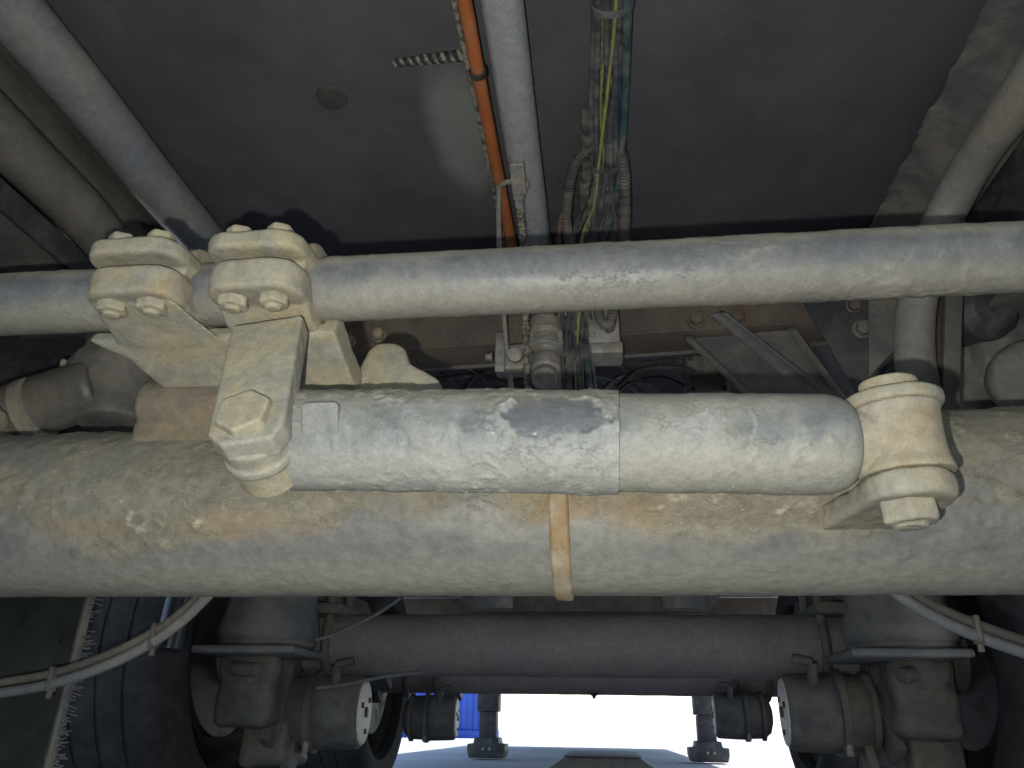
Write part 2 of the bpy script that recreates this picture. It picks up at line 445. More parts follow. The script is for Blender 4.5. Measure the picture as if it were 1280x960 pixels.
obj('weld_band', lathe((x0, AX.y, AX.z), (1, 0, 0), prof, 132, lambda s, t, p: .0011*fr(p, 45, 4)+.0012*math.sin(t*3+s*70)*.12, False), M['rust'], axle, 180)
# damper bracket on the axle, right end
EY = at(1125, 552, .497)                    # centre of the damper's right eye
EAX = Vector((-.030, -.05, 1)).normalized()   # eye axis, leaning a little
bz = EY-EAX*.024
def arc(cx, cy, r, a0, a1, n=10): return [(cx+r*math.cos(R(a0+(a1-a0)*i/n)), cy+r*math.sin(R(a0+(a1-a0)*i/n))) for i in range(n+1)]
out = arc(-.001, 0, .0275, -170, -10, 14)+[(.028, .03), (.034, .10), (-.048, .10), (-.032, .03)]
br = join(prism(bz, (1, 0, 0), (0, 1, .0), out, -.0175, 0, .0045, 3))
cake(obj('damper_bracket', br, M['castr'], axle), .0013, .0022, .016, 2)
nb = bz-EAX*.0165; EXo = Vector((.004, 0, 0))
bo = obj('bracket_nut', join(hexb(nb-EAX*.014-EXo, EAX, .0185, .016, .002, .2), cyl(nb-EAX*.0165-EXo, nb-EAX*.011-EXo, .010, 16, .001)), M['castr'], axle)
cake(bo, .001, .003, .012, 2)
# lug and block that stand on the axle behind the damper
lug_o = at(484, 470, .60)
lug = prism((lug_o.x, .60, lug_o.z), (1, 0, 0), (0, .18, 1), [(-.038, -.04), (.062, -.04), (.050, -.012), (.022, .006), (.016, .024), (.006, .030), (-.010, .030), (-.018, .022), (-.026, -.006)], -.012, .012, .004, 3)
cake(obj('lug', lug, M['cast'], axle), .0014, .0015, .02, 2)
b0 = at(236, 505, .60)
cake(obj('mounting_block', join(box((b0.x-.035, .575, .44), (b0.x+.07, .64, .512), .008, 3), cyl((b0.x-.03, .59, .485), (b0.x+.075, .59, .485), .026, 20, .004)), dusty('brown_block', (.15, .13, .10), (.20, .165, .115), .4, .6, 24, .85, .001, (.22, .14, .07)), axle), .002, .003, .02, 2)

# ------------------------------------------------------------------ tie rod with its two clamps
TY, TZ, TR = .52, .5575, .0268
tie = thing('tie_rod', 'dusty grey tie rod tube with two bolted clamps, crossing above the damper', 'tie rod', (0, TY, TZ))
cr = []
def rdisp(s, t, p):
    n = fr(p, 30, 4); b = fr((p.x+9, p.y, p.z), 8, 3)
    ang = sst(.004, .02, (p.z-TZ)+.012*b)          # dust lies on its upper side
    c = max(0, min(1, .15+.85*ang+.7*sst(.1, .7, b+.35*n)*.6)); cr.append(c)
    zone = sst(.12, .45, fr((p.x*.8, p.y+2, p.z), 14, 3)); rr = sst(1.15, 1.8, ridged(p, 60, .8))*zone if zone > .03 else 0
    cr[-1] += .45*rr
    return .0002*n+.0009*rr+c*.0005*sst(.1, .45, n)
obj('tube', lathe((-.95, TY, TZ), (1, 0, 0), [(i*1.8/900, TR) for i in range(901)], 120, rdisp), M['rod'], tie, 180, cr)
A = R(3)
E1 = Vector((0, -math.cos(A), -math.sin(A))); E2 = Vector((0, -math.sin(A), math.cos(A))); EXv = Vector((1, 0, 0))
def clamp(cx, wd):
    c = Vector((cx, TY, TZ)); h = wd/2
    P = lambda a, b, x=0: c+E1*a+E2*b+EXv*x
    # upper half: half ring and its jaw; plane (X, E1), thickness along E2
    def jaw(b0, b1, x0, x1, a0, a1, r): return prism(P(0, 0), EXv, E1, rrect(x0, a0, x1, a1, r), -b1, -b0, .004, 3)
    ring = []
    for th in range(-20, 201, 4):
        ring.append((.0385*math.cos(R(th)), .0385*math.sin(R(th))))
    uo = [(-.0385*math.cos(R(t)), .0385*math.sin(R(t))) for t in range(0, 181, 9)]
    up = join(prism(P(0, 0), E1, E2, [(a, b) for a, b in uo], -h*.93, h*.93, .003, 2), jaw(.0045, .0195, -h, h, -.01, .066, .02))
    lo_ = [(-.0385*math.cos(R(t)), -.0385*math.sin(R(t))) for t in range(0, 181, 9)]
    lw = join(prism(P(0, 0), E1, E2, [(a, b) for a, b in lo_], -h*.93, h*.93, .003, 2), jaw(-.027, -.002, -h*.96, h*.96, -.012, .060, .02))
    u = cake(obj('clamp', join(up, lw), M['cast'], tie), .0013, .0022, .022, 2)
    for sx in (-1, 1):
        x = sx*.0165
        obj_b = obj('bolt', join(hexb(P(.047, .019, x), E2, .0115, .0115, .002, .5), cyl(P(.047, .015, x), P(.047, .0205, x), .0135, 20, .001)), M['bolt'], u)
        cake(obj_b, .0009, .0012, .01, 2)
        # lower heads sit in raised spot faces
        nb_ = obj('nut', join(hexb(P(.042, -.0265, x), -E2, .0125, .009, .002, .2), cyl(P(.042, -.026, x), P(.042, -.0385, x), .0062, 14, .001)), M['bolt'], u)
        cake(nb_, .0009, .0016, .01, 2)
    return u
c1x = at(181, 345, .485).x; c2x = at(327, 345, .485).x
k1 = clamp(c1x, .078); k2 = clamp(c2x, .078)
# lever plate from the first clamp down towards the axle, with a raised right edge
p0 = Vector((0, .525, .530)); pd = Vector((0, .075, -.036)).normalized(); 
def px(pxx, pyy, Y): return at(pxx, pyy, Y).x
pl = [(px(128, 392, .53), 0), (px(178, 425, .55), .022), (px(238, 486, .59), .078), (px(455, 478, .59), .078), (px(425, 405, .53), 0)]
lv = join(prism(p0, (1, 0, 0), pd, pl, -.014, 0, .003),
          prism(p0, (1, 0, 0), pd, [(pl[3][0]-.016, .078), (pl[3][0], .078), (pl[4][0], 0), (pl[4][0]-.012, 0)], -.014, .011, .002),
          hull([Vector((c1x-.034, .474, .5275)), Vector((c1x+.034, .474, .5275)), Vector((c1x-.034, .53, .530)), Vector((c1x+.034, .53, .530)),
                Vector((c1x-.036, .535, .512)), Vector((c1x+.05, .535, .512)), Vector((c1x-.012, .552, .506)), Vector((c1x+.07, .552, .506))]))
cake(obj('lever_plate', lv, M['cast'], tie), .0015, .002, .025, 3)
# flat arm from the second clamp down to the damper's left eye
a_top = at(331, 412, .482); a_bot = at(303, 552, .440)
ad = (a_bot-a_top); AL = ad.length; ad.normalize()
au = Vector((1, 0, .03)); au = (au-ad*au.dot(ad)).normalized()
an = au.cross(ad)                       # points away from the viewer or towards him
if an.y > 0: an = -an
hw0, hw1 = .0275, .0255
o_ = [(-hw0, -.012), (hw0, -.012), (hw1, AL-.012), (hw1-.007, AL), (-hw1+.011, AL), (-hw1, AL-.012)]
sgn = 1 if au.cross((ad-au*ad.dot(au)).normalized()).dot(an) > 0 else -1
arm = prism(a_top, au, ad, o_, min(0, -sgn*.019), max(0, -sgn*.019), .0022, 2)
arm_o = cake(obj('damper_arm', arm, M['cast'], tie), .0011, .0011, .010, 1)
bc = a_top+ad*(AL-.024)-au*.002
hb = obj('arm_bolt', hexb(bc-an*.002, an, .0195, .009, .0015, .52), M['bolt'], arm_o)
cake(hb, .0009, .0016, .02, 1)

# ------------------------------------------------------------------ steering damper
PL, PR = at(362, 549, .5), at(1066, 555.5, .5)
dax = (PR-PL); DL = dax.length; dax.normalize()
damp = thing('steering_damper', 'large pale grey steering damper cylinder lying across the axle', 'damper', (PL+PR)/2)
ssh = (at(773, 555, .5)-PL).length
cr = []
pc = at(686, 522, .465)
def ddisp(s, t, p):
    n = fr(p, 28, 5); b = fr((p.x, p.y+4, p.z), 11, 3)
    # patch where the dried mud has flaked off, down to the dark paint
    q = Vector(((p.x-pc.x)/.043, 0, (p.z-pc.z-.003)/.0165)); front = 1 if p.y < .505 else 0
    d = q.length+.38*fr(p, 34, 4)+.12*n
    flake = (1-sst(.70, 1.02, d+.25*fr(p, 90, 3)))*front
    band = math.exp(-((p.z-pc.z+.004)/.012)**2)*sst(-.25, .4, fr((p.x*.8+2, p.y, p.z), 14, 4))*front
    lump = sst(.5, 1.0, 1-abs(d-1.05)*2.4)*front*sst(-.3, .4, n)   # thick rim of mud round it
    q2 = Vector(((p.x-pc.x-.012)/.062, 0, (p.z-pc.z+.028)/.012))
    slab = (1-sst(.6, 1.1, q2.length+.4*fr(p, 40, 3)))*front
    base = .66+.30*sst(-.5, .5, b+.35*n)
    c = base*(1-flake)*(1-.35*slab)*(1-.65*band)
    zone = max(.9*lump, .8*sst(.05, .4, fr((p.x*1.6, p.y+7, p.z*.5), 15, 3))*(1-flake))*front
    r = ridged(p, 60, .9) if zone > .03 else 0
    rr = sst(1.1, 1.75, r)*zone
    c = max(0, min(1, c))+.5*rr+.30*lump; cr.append(c)
    rough = fr((p.x*30, p.y*80, p.z*80), 1, 4)
    return .0003*n+.0013*rr+.0008*base*(1-flake)*sst(-.1, .35, n)+.0012*lump-.0004*flake+.0003*rough
SR = .0362
prof = [(-.001, .020), (0, SR-.007), (.0012, SR-.0035), (.004, SR-.0008)]
prof += [(.005+(ssh-.007)*i/330, SR) for i in range(331)]+[(ssh, SR-.0002), (ssh+.0005, SR-.0024), (ssh-.002, SR-.003)]
obj('shield_tube', lathe(PL, dax, prof, 220, ddisp), M['damper'], damp, 55, cr)
cr = []
def bdisp(s, t, p):
    n = fr(p, 30, 5); b = fr((p.x, p.y+2, p.z), 13, 3)
    c = .5+.42*sst(-.5, .5, b+.4*n)-.38*math.exp(-((p.z-pc.z+.012)/.012)**2)*sst(-.3, .4, fr((p.x, p.y+1, p.z), 15, 3)); cr.append(c)
    zone = sst(.1, .45, fr((p.x, p.y+5, p.z), 16, 3)); rr = sst(1.15, 1.8, ridged(p, 60))*zone if zone > .03 else 0
    cr[-1] += .4*rr
    return .0002*n+.0010*rr+.0005*c*sst(0, .4, n)
BR = .0338; bl = DL-ssh+.004
prof = [(0, BR-.002)]+[(bl*.86*i/150, BR) for i in range(151)]
for i in range(1, 25):
    a = i/24*math.pi/2; prof.append((bl*.86+bl*.14*math.sin(a), BR-.013*(1-math.cos(a))))
prof.append((bl+.001, .012))
obj('body_tube', lathe(PL+dax*(ssh-.004), dax, prof, 190, bdisp), M['body'], damp, 60, cr)
# small welded pad near the left end
pp = at(404, 522, .465)
cake(obj('pad', prism(pp+Vector((0, -.001, -.002)), (1, 0, 0), (0, -.35, 1), rrect(-.014, -.010, .012, .012, .003, 2), -.0035, .003, .001), M['pad'], damp), .0008, .0012, .006, 1)
# left eye, behind the arm
le = at(331, 570, .482)
eye = join(cyl(le+an*.024, le-an*.020, .0232, 32, .002), cyl(le+an*.010, le+an*.003, .0255, 32, .0015), cyl(le, PL+dax*.006, .020, 24))
cake(obj('eye', eye, M['cast'], damp), .0011, .0016, .02, 2)
# right eye: barrel, washers and bolt head
ex = join(lathe(EY-EAX*.030, EAX, [(.007, .0292), (.010, .0294), (.016, .0272), (.03, .0264), (.046, .0268), (.050, .0285), (.052, .028)], 48),
          cyl(PR-dax*.01, EY, .0225, 24))
cake(obj('eye', ex, dusty('tan_eye', (.255, .25, .22), (.31, .28, .205), .3, .7, 26, .8, .001, (.29, .22, .13), 0, False, 1, .3), damp), .0011, .0016, .018, 2)
cake(obj('washer', cyl(EY+EAX*.0215, EY+EAX*.0310, .0315, 40, .0025), M['cast'], damp), .001, .0014, .02, 1)
cake(obj('bolt_head', cyl(EY+EAX*.030, EY+EAX*.0425, .0185, 28, .002), dusty('tan_bolt', (.27, .25, .185), (.34, .305, .205), .4, .6, 40), damp), .001, .0014, .02, 1)

# ------------------------------------------------------------------ chassis overhead
# round pipes and ducts that run along the trailer
def along(name, X, Z, r, y0, y1, mat, label, cat, seg=20):
    n = 60
    return single(name, hose([(X, y0+(y1-y0)*i/n, Z+.0012*math.sin(i*.7+X*9)) for i in range(n+1)], r, seg, 1, None, True), mat, label, cat, (X, y0, Z))
along('air_pipe', -.075, CZ-.034, .0205, -.6, 1.6, M['pipegrey'], 'straight light grey pipe under the floor panel, beside the thin orange pipe', 'pipe', 28)
along('brake_pipe', -.1095, CZ-.036, .0072, -.6, 1.5, M['orange'], 'thin orange plastic pipe under the dark floor panel', 'pipe')
along('braided_cord', -.1200, CZ-.030, .0028, -.6, .98, M['braid'], 'thin dusty braided cord running along the orange pipe', 'cord', 8)
along('chassis_tube', -.542, CZ-.036, .030, -.6, 1.35, M['tubegrey'], 'grey round chassis tube on the far left above the first clamp', 'tube', 28)
# twisted black cord end sticking out from the orange pipe
ca, cb = at(578, 68, .0), None
def onceil(pxx, pyy, z): 
    d = Fw + Rt*((pxx-640)/FPX) - Up*((pyy-480)/FPX); return CAM + d*((z-CAM_H)/d.z)
ca, cb = onceil(580, 69, CZ-.010), onceil(492, 79, CZ-.008)
tw = thing('twisted_cord', 'short twisted black cord end sticking out beside the orange pipe', 'cord', ca)
for j in range(2):
    pts = []
    for i in range(73):
        t = i/72; c = ca.lerp(cb, t); d, u, v = frame(cb-ca); a = t*2*math.pi*8.5+j*math.pi
        rr = .0042*(1-.55*t); pts.append(c+(u*math.cos(a)+v*math.sin(a))*rr)
    obj('strand', hose(pts, .0026 if j else .0028, 7, 1, None, True), (M['black'], M['braid'])[j], tw)
obj('tie', lathe(Vector((-.1095, ca.y-.004, CZ-.036)), (0, 1, 0), [(0, .0085), (.001, .0096), (.007, .0096), (.008, .0085)], 16), M['black'], tw)

# left chassis beam: web and flange beside the tube, pale side plate lower down
cbl = thing('chassis_beam', 'brownish flanged chassis beam on the left, outside the grey tube', 'chassis beam', (-.66, .4, CZ))
obj('flange', prism((0, 0, 0), (1, 0, 0), (0, 0, 1), [(-.640, CZ-.008), (-.590, CZ-.030), (-.600, CZ-.001), (-.640, CZ-.001)], -1.4, .6, .002), M['tubebrown'], cbl)
obj('web', box((-.80, -.6, CZ-.045), (-.612, 1.4, CZ-.003), .003), M['tubebrown'], cbl)
sp_ = thing('side_plate', 'plain grey steel plate at the left edge above the tie rod', 'plate', (-.75, .5, .7))
obj('sheet', prism((0, 0, 0), (1, 0, 0), (0, 0, 1), [(-.603, .715), (-.785, .708), (-.785, .716), (-.603, .723)], -.85, .6, .001), M['greysteel'], sp_)
obj('lip', box((-.6035, -.6, .705), (-.597, .85, .735), .001), M['darksteel'], sp_)
# bent tubes either side
pts = [Vector((-.622, y, .80)) for y in (-.5, -.1, .2, .45, .60, .70)]+[Vector((-.620, .765, .785)), Vector((-.612, .805, .745)), Vector((-.603, .825, .68)), Vector((-.595, .83, .56))]
single('bent_tube', hose(pts, .031, 28, 10), M['tubebrown'], 'bent dusty tube curving down behind the first clamp on the left', 'tube', pts[-1])
br_ = [(1330, 40, .50), (1262, 140, .60), (1222, 195, .665), (1188, 255, .72), (1163, 315, .755), (1146, 380, .775), (1143, 440, .785), (1152, 500, .79)]
pts = [at(a, b, c) for a, b, c in br_]
single('bent_tube', hose([pts[0]+(pts[0]-pts[1])*2]+pts, .0205, 24, 10), dusty('pale_tube', (.175, .17, .155), (.225, .21, .18), .4, .7, 8, .6, .0003), 'bent dusty tube curving down behind the damper eye on the right', 'tube', pts[-1])
# right chassis beam: sloping crumb-edged flange, dark web beyond
cbr = thing('chassis_beam', 'dusty chassis beam with a crumbling edge along the right of the panel', 'chassis beam', (.5, .4, CZ))
V, Fc = [], []
ny, nx = 220, 18
for i in range(ny+1):
    y = -.4+1.55*i/ny
    for j in range(nx+1):
        t = j/nx
        e = .003*fr((.3, y, 0), 20, 4)+.0035*fr((.7, y, 2), 70, 3)
        x = .392+e*(1-t)+t*.085; z = CZ-.004-t*.050-(.003*max(0, fr((x, y, 1), 60, 4)))*(1-t*.8)
        V.append((x, y, z))
for i in range(ny):
    for j in range(nx):
        a = i*(nx+1)+j; Fc.append((a, a+1, a+nx+2, a+nx+1))
fo_ = obj('flange', (V, Fc), M['greysteel'], cbr, 60)
sm = fo_.modifiers.new('thick', 'SOLIDIFY'); sm.thickness = .004; sm.offset = -1
obj('web', box((.478, -.6, .70), (.492, 1.3, CZ-.003), .002), M['darksteel'], cbr)
obj('lower_flange', box((.47, -.6, .694), (.60, 1.3, .7015), .002), M['greysteel'], cbr)

# crossmember between the beams with its bolts
cm = thing('crossmember', 'rusty brown channel crossmember behind the tie rod', 'crossmember', (0, 1.0, .75))
def sl(x): return .745+.034*(x+.33)
Vx = []
def bar(y0, y1, za, zb, mat, nm, bev=.0015):
    xa, xb = -.50, .47
    bm = [(xa, y0, sl(xa)+za), (xb, y0, sl(xb)+za), (xb, y0, sl(xb)+zb), (xa, y0, sl(xa)+zb)]
    return obj(nm, prism((0, y0, 0), (1, 0, 0), (0, 0, 1), [(q[0], q[2]) for q in bm], -(y1-y0), 0, bev), mat, cm)
bar(1.0, 1.006, .004, .118, M['brownsteel'], 'web')
bar(1.0, 1.066, 0, .006, M['brownsteel'], 'flange')
bar(1.0665, 1.072, -.004, .012, M['tubebrown'], 'lip')
def hexhead(nm, p, ax, r, h, mat, par):
    obj(nm, join(cyl(p, Vector(p)+Vector(ax)*(h*.3), r*1.25, 18, .0008), hexb(Vector(p)+Vector(ax)*(h*.25), ax, r, h, .0015)), mat, par)
for (a, b, c) in ((870, 402, .010), (921, 399, .0095), (475, 421, .009), (438, 428, .008)):
    p = at(a, b, .999); hexhead('bolt', (p.x, 1.0, p.z), (0, -1, 0), c, .014, M['rust'] if c < .0095 else M['brownsteel'], cm)
# braces and gusset plates at the right of the crossmember
gp = thing('gusset_plate', 'scratched grey gusset plate below the crossmember, right of the valve', 'plate', (.2, 1.05, .7))
q = [at(857, 424, 1.02), at(992, 412, 1.02), at(1056, 500, 1.16), at(940, 500, 1.16)]
def quad(nm, q, th, mat, par, bev=.0012):
    u = q[1]-q[0]; v = q[3]-q[0]; u = u.normalized(); v2 = (v-u*v.dot(u)).normalized()
    o2 = [((p-q[0]).dot(u), (p-q[0]).dot(v2)) for p in q]
    return obj(nm, prism(q[0], u, v2, o2, -th/2, th/2, bev), mat, par)
quad('sheet', q, .005, M['greysteel'], gp)
quad('edge_rib', [at(857, 424, 1.012), at(866, 422, 1.012), at(948, 500, 1.15), at(938, 500, 1.15)], .012, M['tubebrown'], gp)
quad('edge_rib', [at(985, 412, 1.012), at(996, 411, 1.012), at(1060, 498, 1.15), at(1050, 500, 1.15)], .012, M['tubebrown'], gp)
ab = thing('diagonal_brace', 'diagonal dark angle brace running down across the gusset plate', 'brace', (.2, .98, .76))
quad('leg', [at(886, 392, .985), at(906, 390, .985), at(1034, 492, 1.08), at(1008, 494, 1.08)], .005, M['greysteel'], ab)
quad('leg', [at(900, 390, .984), at(906, 389, .984), at(1036, 491, 1.078), at(1030, 492, 1.078)], .022, M['greysteel'], ab)
hb_ = thing('hanger_plate', 'dark bolted hanger plate left of the bent tube, right of the gusset', 'plate', (.38, 1.0, .75))
quad('sheet', [at(1000, 372, .98), at(1122, 366, .94), at(1128, 440, .94), at(1075, 500, .97), ][:4], .006, M['darksteel'], hb_)
quad('sheet', [at(1085, 360, .93), at(1130, 356, .92), at(1124, 432, .92), at(1086, 472, .93)], .006, M['greysteel'], hb_)
p = at(1077, 412, .945); hexhead('bolt', p, (0, -1, -.2), .0105, .012, M['tubebrown'], hb_)
p = at(1066, 383, .955); hexhead('bolt', p, (0, -1, -.2), .0085, .010, M['brownsteel'], hb_)

# right: hanger bracket and brake housing seen past the bent tube
rh = thing('suspension_hanger', 'brown vertical hanger bracket right of the bent tube', 'bracket', at(1185, 500, .85))
quad('rib', [at(1160, 350, .84), at(1180, 350, .84), at(1184, 540, .80), at(1166, 540, .80)], .02, M['brownsteel'], rh, .003)
quad('flange', [at(1180, 352, .80), at(1203, 350, .80), at(1197, 540, .775), at(1174, 540, .775)], .012, M['tubebrown'], rh, .003)
bh = thing('brake_housing', 'dark grey rounded brake housing at the right edge, below the tie rod', 'brake', at(1250, 500, .85))
c0 = at(1262, 440, .92)
def hd(s, t, p): return .004*fr(p, 14, 4)
cake(obj('casting', join(lathe(c0+Vector((-.06, .02, -.005)), (1, .05, 0), [(0, .05), (.006, .062), (.03, .070), (.09, .078), (.22, .082)], 48, hd),
     box((c0.x-.075, c0.y-.02, c0.z-.13), (c0.x+.2, c0.y+.10, c0.z+.02), .02, 4)), M['greysteel'], bh), .003, .008, .05, 3)
cake(obj('cover', lathe(at(1288, 470, .80), (-.35, -1, -.25), [(-.03, .040), (.0, .040), (.006, .036), (.008, .030)], 40), M['greysteel'], bh), .002, .002, .02, 1)
cake(obj('bulge', lathe(at(1236, 385, .86), (.2, -1, -.3), [(-.05, .045), (0, .040), (.012, .028), (.016, .012)], 36), M['darksteel'], bh), .002, .004, .03, 1)

# left: brake cylinder with elbow casting and strap
lb = thing('brake_cylinder', 'dusty grey brake cylinder tilted up to an elbow casting at the left edge', 'brake cylinder', at(60, 500, .74))
pa, pb = at(-120, 560, .74), at(128, 482, .74)
cyb = (pb-pa)
cake(obj('cylinder', lathe(pa, cyb, [(0, .034), (.005, .035), (cyb.length*.97, .0345), (cyb.length, .031)], 40, lambda s, t, p: .001*fr(p, 30, 3)), M['tubebrown'], lb), .0018, .0016, .03, 1)
pe = at(152, 470, .76)
cake(obj('elbow', join(lathe(pe+Vector((-.045, 0, -.012)), (1, 0, .25), [(0, .038), (.02, .046), (.05, .048), (.075, .040), (.085, .02)], 40),
     lathe(pe+Vector((.0, .0, -.06)), (-.12, 0, 1), [(0, .036), (.06, .042), (.10, .036), (.112, .028)], 36)), M['greysteel'], lb), .002, .004, .04, 4)
for a, b in ((12, 525), (42, 512)):
    q0 = at(a, b, .735); d = cyb.normalized()
    obj('strap', lathe(q0-d*.007, d, [(0, .035), (.0015, .0375), (.012, .0375), (.0135, .035)], 40), M['castr'], lb)
q0 = at(-2, 528, .71); obj('valve_stub', join(cyl(q0, q0+Vector((0, -.03, -.005)), .014, 16, .003), hexb(q0+Vector((0, -.01, 0)), (0, -1, 0), .017, .01)), M['castr'], lb)
q0 = at(80, 464, .76); obj('bleed_nipple', join(cyl(q0+Vector((0, 0, -.01)), q0+Vector((-.004, 0, .014)), .004, 10), hexb(q0, (-.2, 0, 1), .006, .006)), M['castr'], lb)

# ------------------------------------------------------------------ cable bundle, conduits and valves in the middle
bd = thing('cable_bundle', 'bundle of dusty hoses and yellow and blue wires hanging under the floor', 'cables', at(725, 400, .95))
ST = [(-90, .42, 747, 790), (5, .51, 744, 786), (70, .585, 741, 785), (140, .665, 737, 782), (205, .745, 737, 779), (250, .80, 728, 776), (300, .87, 716, 770), (400, .955, 700, 748), (440, 1.0, 702, 742), (500, 1.06, 704, 745)]
cb_ = [('hose', .0040, [0, .02, .02, .05, .05, .05, .0, .05, .0, .0], 0), ('braid', .0046, [.14, .18, .2, .3, .35, .25, .3, .1, .15, .2], 1),
       ('yellow', .0016, [.2, .22, .3, .3, .42, .4, .32, .25, .3, .1], 0), ('hose', .0042, [.3, .35, .3, .2, .3, .42, .45, .3, .35, .4], 1),
       ('yellow', .0018, [.62, .6, .5, .4, .25, .3, .18, .48, .45, .38], -2), ('braid', .0050, [.5, .5, .55, .6, .6, .65, .7, .45, .5, .55], 0),
       ('hose', .0038, [.68, .7, .72, .6, .5, .5, .45, .6, .62, .6], -1), ('blue', .0034, [.8, .8, .78, .78, .7, .6, .5, .66, .7, .7], 0),
       ('teal', .0044, [.92, .95, .95, .95, .92, .85, .72, .8, .8, .85], -1), ('hose', .0040, [1, 1, .98, .9, .85, .95, 1, .95, .9, 1], 1),
       ('pink', .0040, [.4, .42, .46, .5, .55, .6, .62, .62, .66, .66], 2), ('hose', .0036, [.32, .34, .4, .52, .62, .7, .66, .4, .5, .5], -1), ('hose', .0034, [.1, .1, .12, .18, .2, .3, .4, .2, .2, .3], -1), ('hose', .0036, [.55, .56, .64, .7, .75, .6, .35, .7, .75, .8], -1), ('hose', .0030, [.75, .74, .66, .66, .58, .8, .9, .35, .3, .25], -1), ('hose', .0046, [.85, .86, .84, .8, .8, .75, .85, .9, .95, .92], 2)]
random.seed(3)
for mt, r, us, dz in cb_:
    pts = []
    for (yy, Y, xl, xr), u in zip(ST, us):
        p = at(xl+(xr-xl)*u, yy, Y+random.uniform(-.003, .003)); p.z += dz*.0042+random.uniform(-.001, .001); pts.append(p)
    f = None
    if mt == 'braid': f = lambda i, L, r=r: r*(1+.14*math.sin(L*2600/6))
    obj({'yellow': 'wire', 'blue': 'wire'}.get(mt, 'hose'), hose(pts, r, 9, 14, f), M[mt], bd)
def band(cx, cy, Y, rx, rz, wdt, axis, mat, par, nm='cable_tie'):
    c = at(cx, cy, Y); a, u, v = frame(axis)
    V, Fc = [], []; n = 28
    for (k, rr) in ((-.5, 1), (.5, 1), (.5, .9), (-.5, .9)):
        for i in range(n):
            t = 2*math.pi*i/n; V.append(c+a*(wdt*k)+u*(rx*rr*math.cos(t))+v*(rz*rr*math.sin(t)))
    for j in range(4):
        for i in range(n): Fc.append((j*n+i, j*n+(i+1) % n, ((j+1) % 4)*n+(i+1) % n, ((j+1) % 4)*n+i))
    obj(nm, (V, Fc), mat, par)
band(765, 6, .51, .0205, .014, .007, (0, 1, 0), M['hose'], bd)
band(758, 206, .745, .0205, .013, .006, (0, 1, -.1), M['hose'], bd)
# corrugated conduits looping out either side
def conduit(pts, r, label):
    P = [at(a, b, c) for a, b, c in pts]
    single('corrugated_conduit', hose(P, r, 12, 26, lambda i, L: r*(1.0 if math.sin(L*2*math.pi/.0044) > 0 else .86)), M['conduit'], label, 'conduit', P[-1])
conduit([(750, 176, .714), (733, 188, .718), (718, 208, .738), (710, 245, .785), (709, 285, .83), (720, 330, .88), (735, 400, .93)], .0070, 'corrugated dark conduit looping out left of the cable bundle')
conduit([(764, 172, .712), (775, 188, .722), (781, 228, .762), (780, 300, .84), (770, 370, .90), (760, 420, .95)], .0076, 'corrugated dark conduit hanging right of the cable bundle')
P = [at(a, b, c) for a, b, c in ((724, 240, .84), (708, 255, .86), (698, 300, .90), (700, 400, .96))]
single('thin_hose', hose(P, .0042, 10, 12), M['pink'], 'thin brown hose curving left of the corrugated conduit', 'hose', P[-1])
P = [at(a, b, c) for a, b, c in ((745, 245, .82), (728, 275, .85), (714, 305, .88), (690, 370, .93))]
single('thin_hose', hose(P, .0046, 10, 12), M['hose'], 'thin grey hose crossing behind the cable bundle', 'hose', P[-1])
# small connectors on the bundle's left side
for i, (a, b, Y) in enumerate(((733, 150, .68), (734, 182, .715), (733, 214, .75), (730, 238, .78))):
    c = at(a, b, Y); d = Vector((-.03, 1, 0)); 
    obj('connector', join(cyl(c-d*.016, c+d*.014, .0068+.001*(i % 2), 12, .001), box(c-Vector((.006, .006, .008)), c+Vector((.006, .006, .004)), .001)), M['conduit'], bd)

# sensor plug with its braided lead
sp2 = thing('sensor_plug', 'grey sensor plug with a braided lead, hanging over the grey pipe', 'plug', at(648, 235, .74))
def mil(a, b, Y): return at(a, b, Y)
c = at(647, 212, .70); d = (at(649, 250, .74)-c).normalized(); 
cake(obj('body', join(prism(c, (1, 0, 0), d, rrect(-.0085, -.012, .0085, .030, .002, 2), -.008, .008, .001), cyl(c+d*.026, c+d*.040, .0075, 14, .001), cyl(c+d*.038, c+d*.052, .0055, 14, .001),
     box(c+d*.022+Vector((.006, -.004, -.004)), c+d*.022+Vector((.013, .004, .004)), .001)), M['alu'], sp2), .0009, .001, .01, 1)
P = [at(a, b, Y) for a, b, Y in ((650, 262, .755), (653, 290, .79), (657, 345, .85), (657, 400, .90), (658, 440, .93), (660, 490, .96))]
obj('lead', hose(P, .0048, 10, 30, lambda i, L: .0046*(1+.16*math.sin(L*900)+.08*math.sin(L*333))), M['braid'], sp2)
# levelling rod
P = [at(a, b, Y) for a, b, Y in ((641, 226, .735), (632, 228, .738), (626, 232, .745), (624, 242, .757), (624, 300, .82), (629, 380, .90), (634, 440, .95), (640, 490, .99))]
single('levelling_rod', hose(P, .0034, 10, 10), M['alu'], 'thin bent steel rod left of the sensor plug, down to the valve', 'rod', P[-1])
# levelling valve
c = at(637, 450, .965)
lvv = thing('levelling_valve', 'small dusty levelling valve at the foot of the thin bent rod', 'valve', c)
obj('body', box(c+Vector((-.020, -.012, -.020)), c+Vector((.032, .02, .020)), .004, 3), M['alu'], lvv)
obj('spindle', cyl(c+Vector((.01, -.01, 0)), c+Vector((.01, -.024, -.003)), .011, 20, .002), M['alu'], lvv)
obj('lever', box(c+Vector((-.018, -.022, -.028)), c+Vector((-.004, -.014, .034)), .002), M['alu'], lvv)
hexhead('bolt', c+Vector((-.024, -.004, .004)), (-1, 0, 0), .006, .008, M['alu'], lvv)
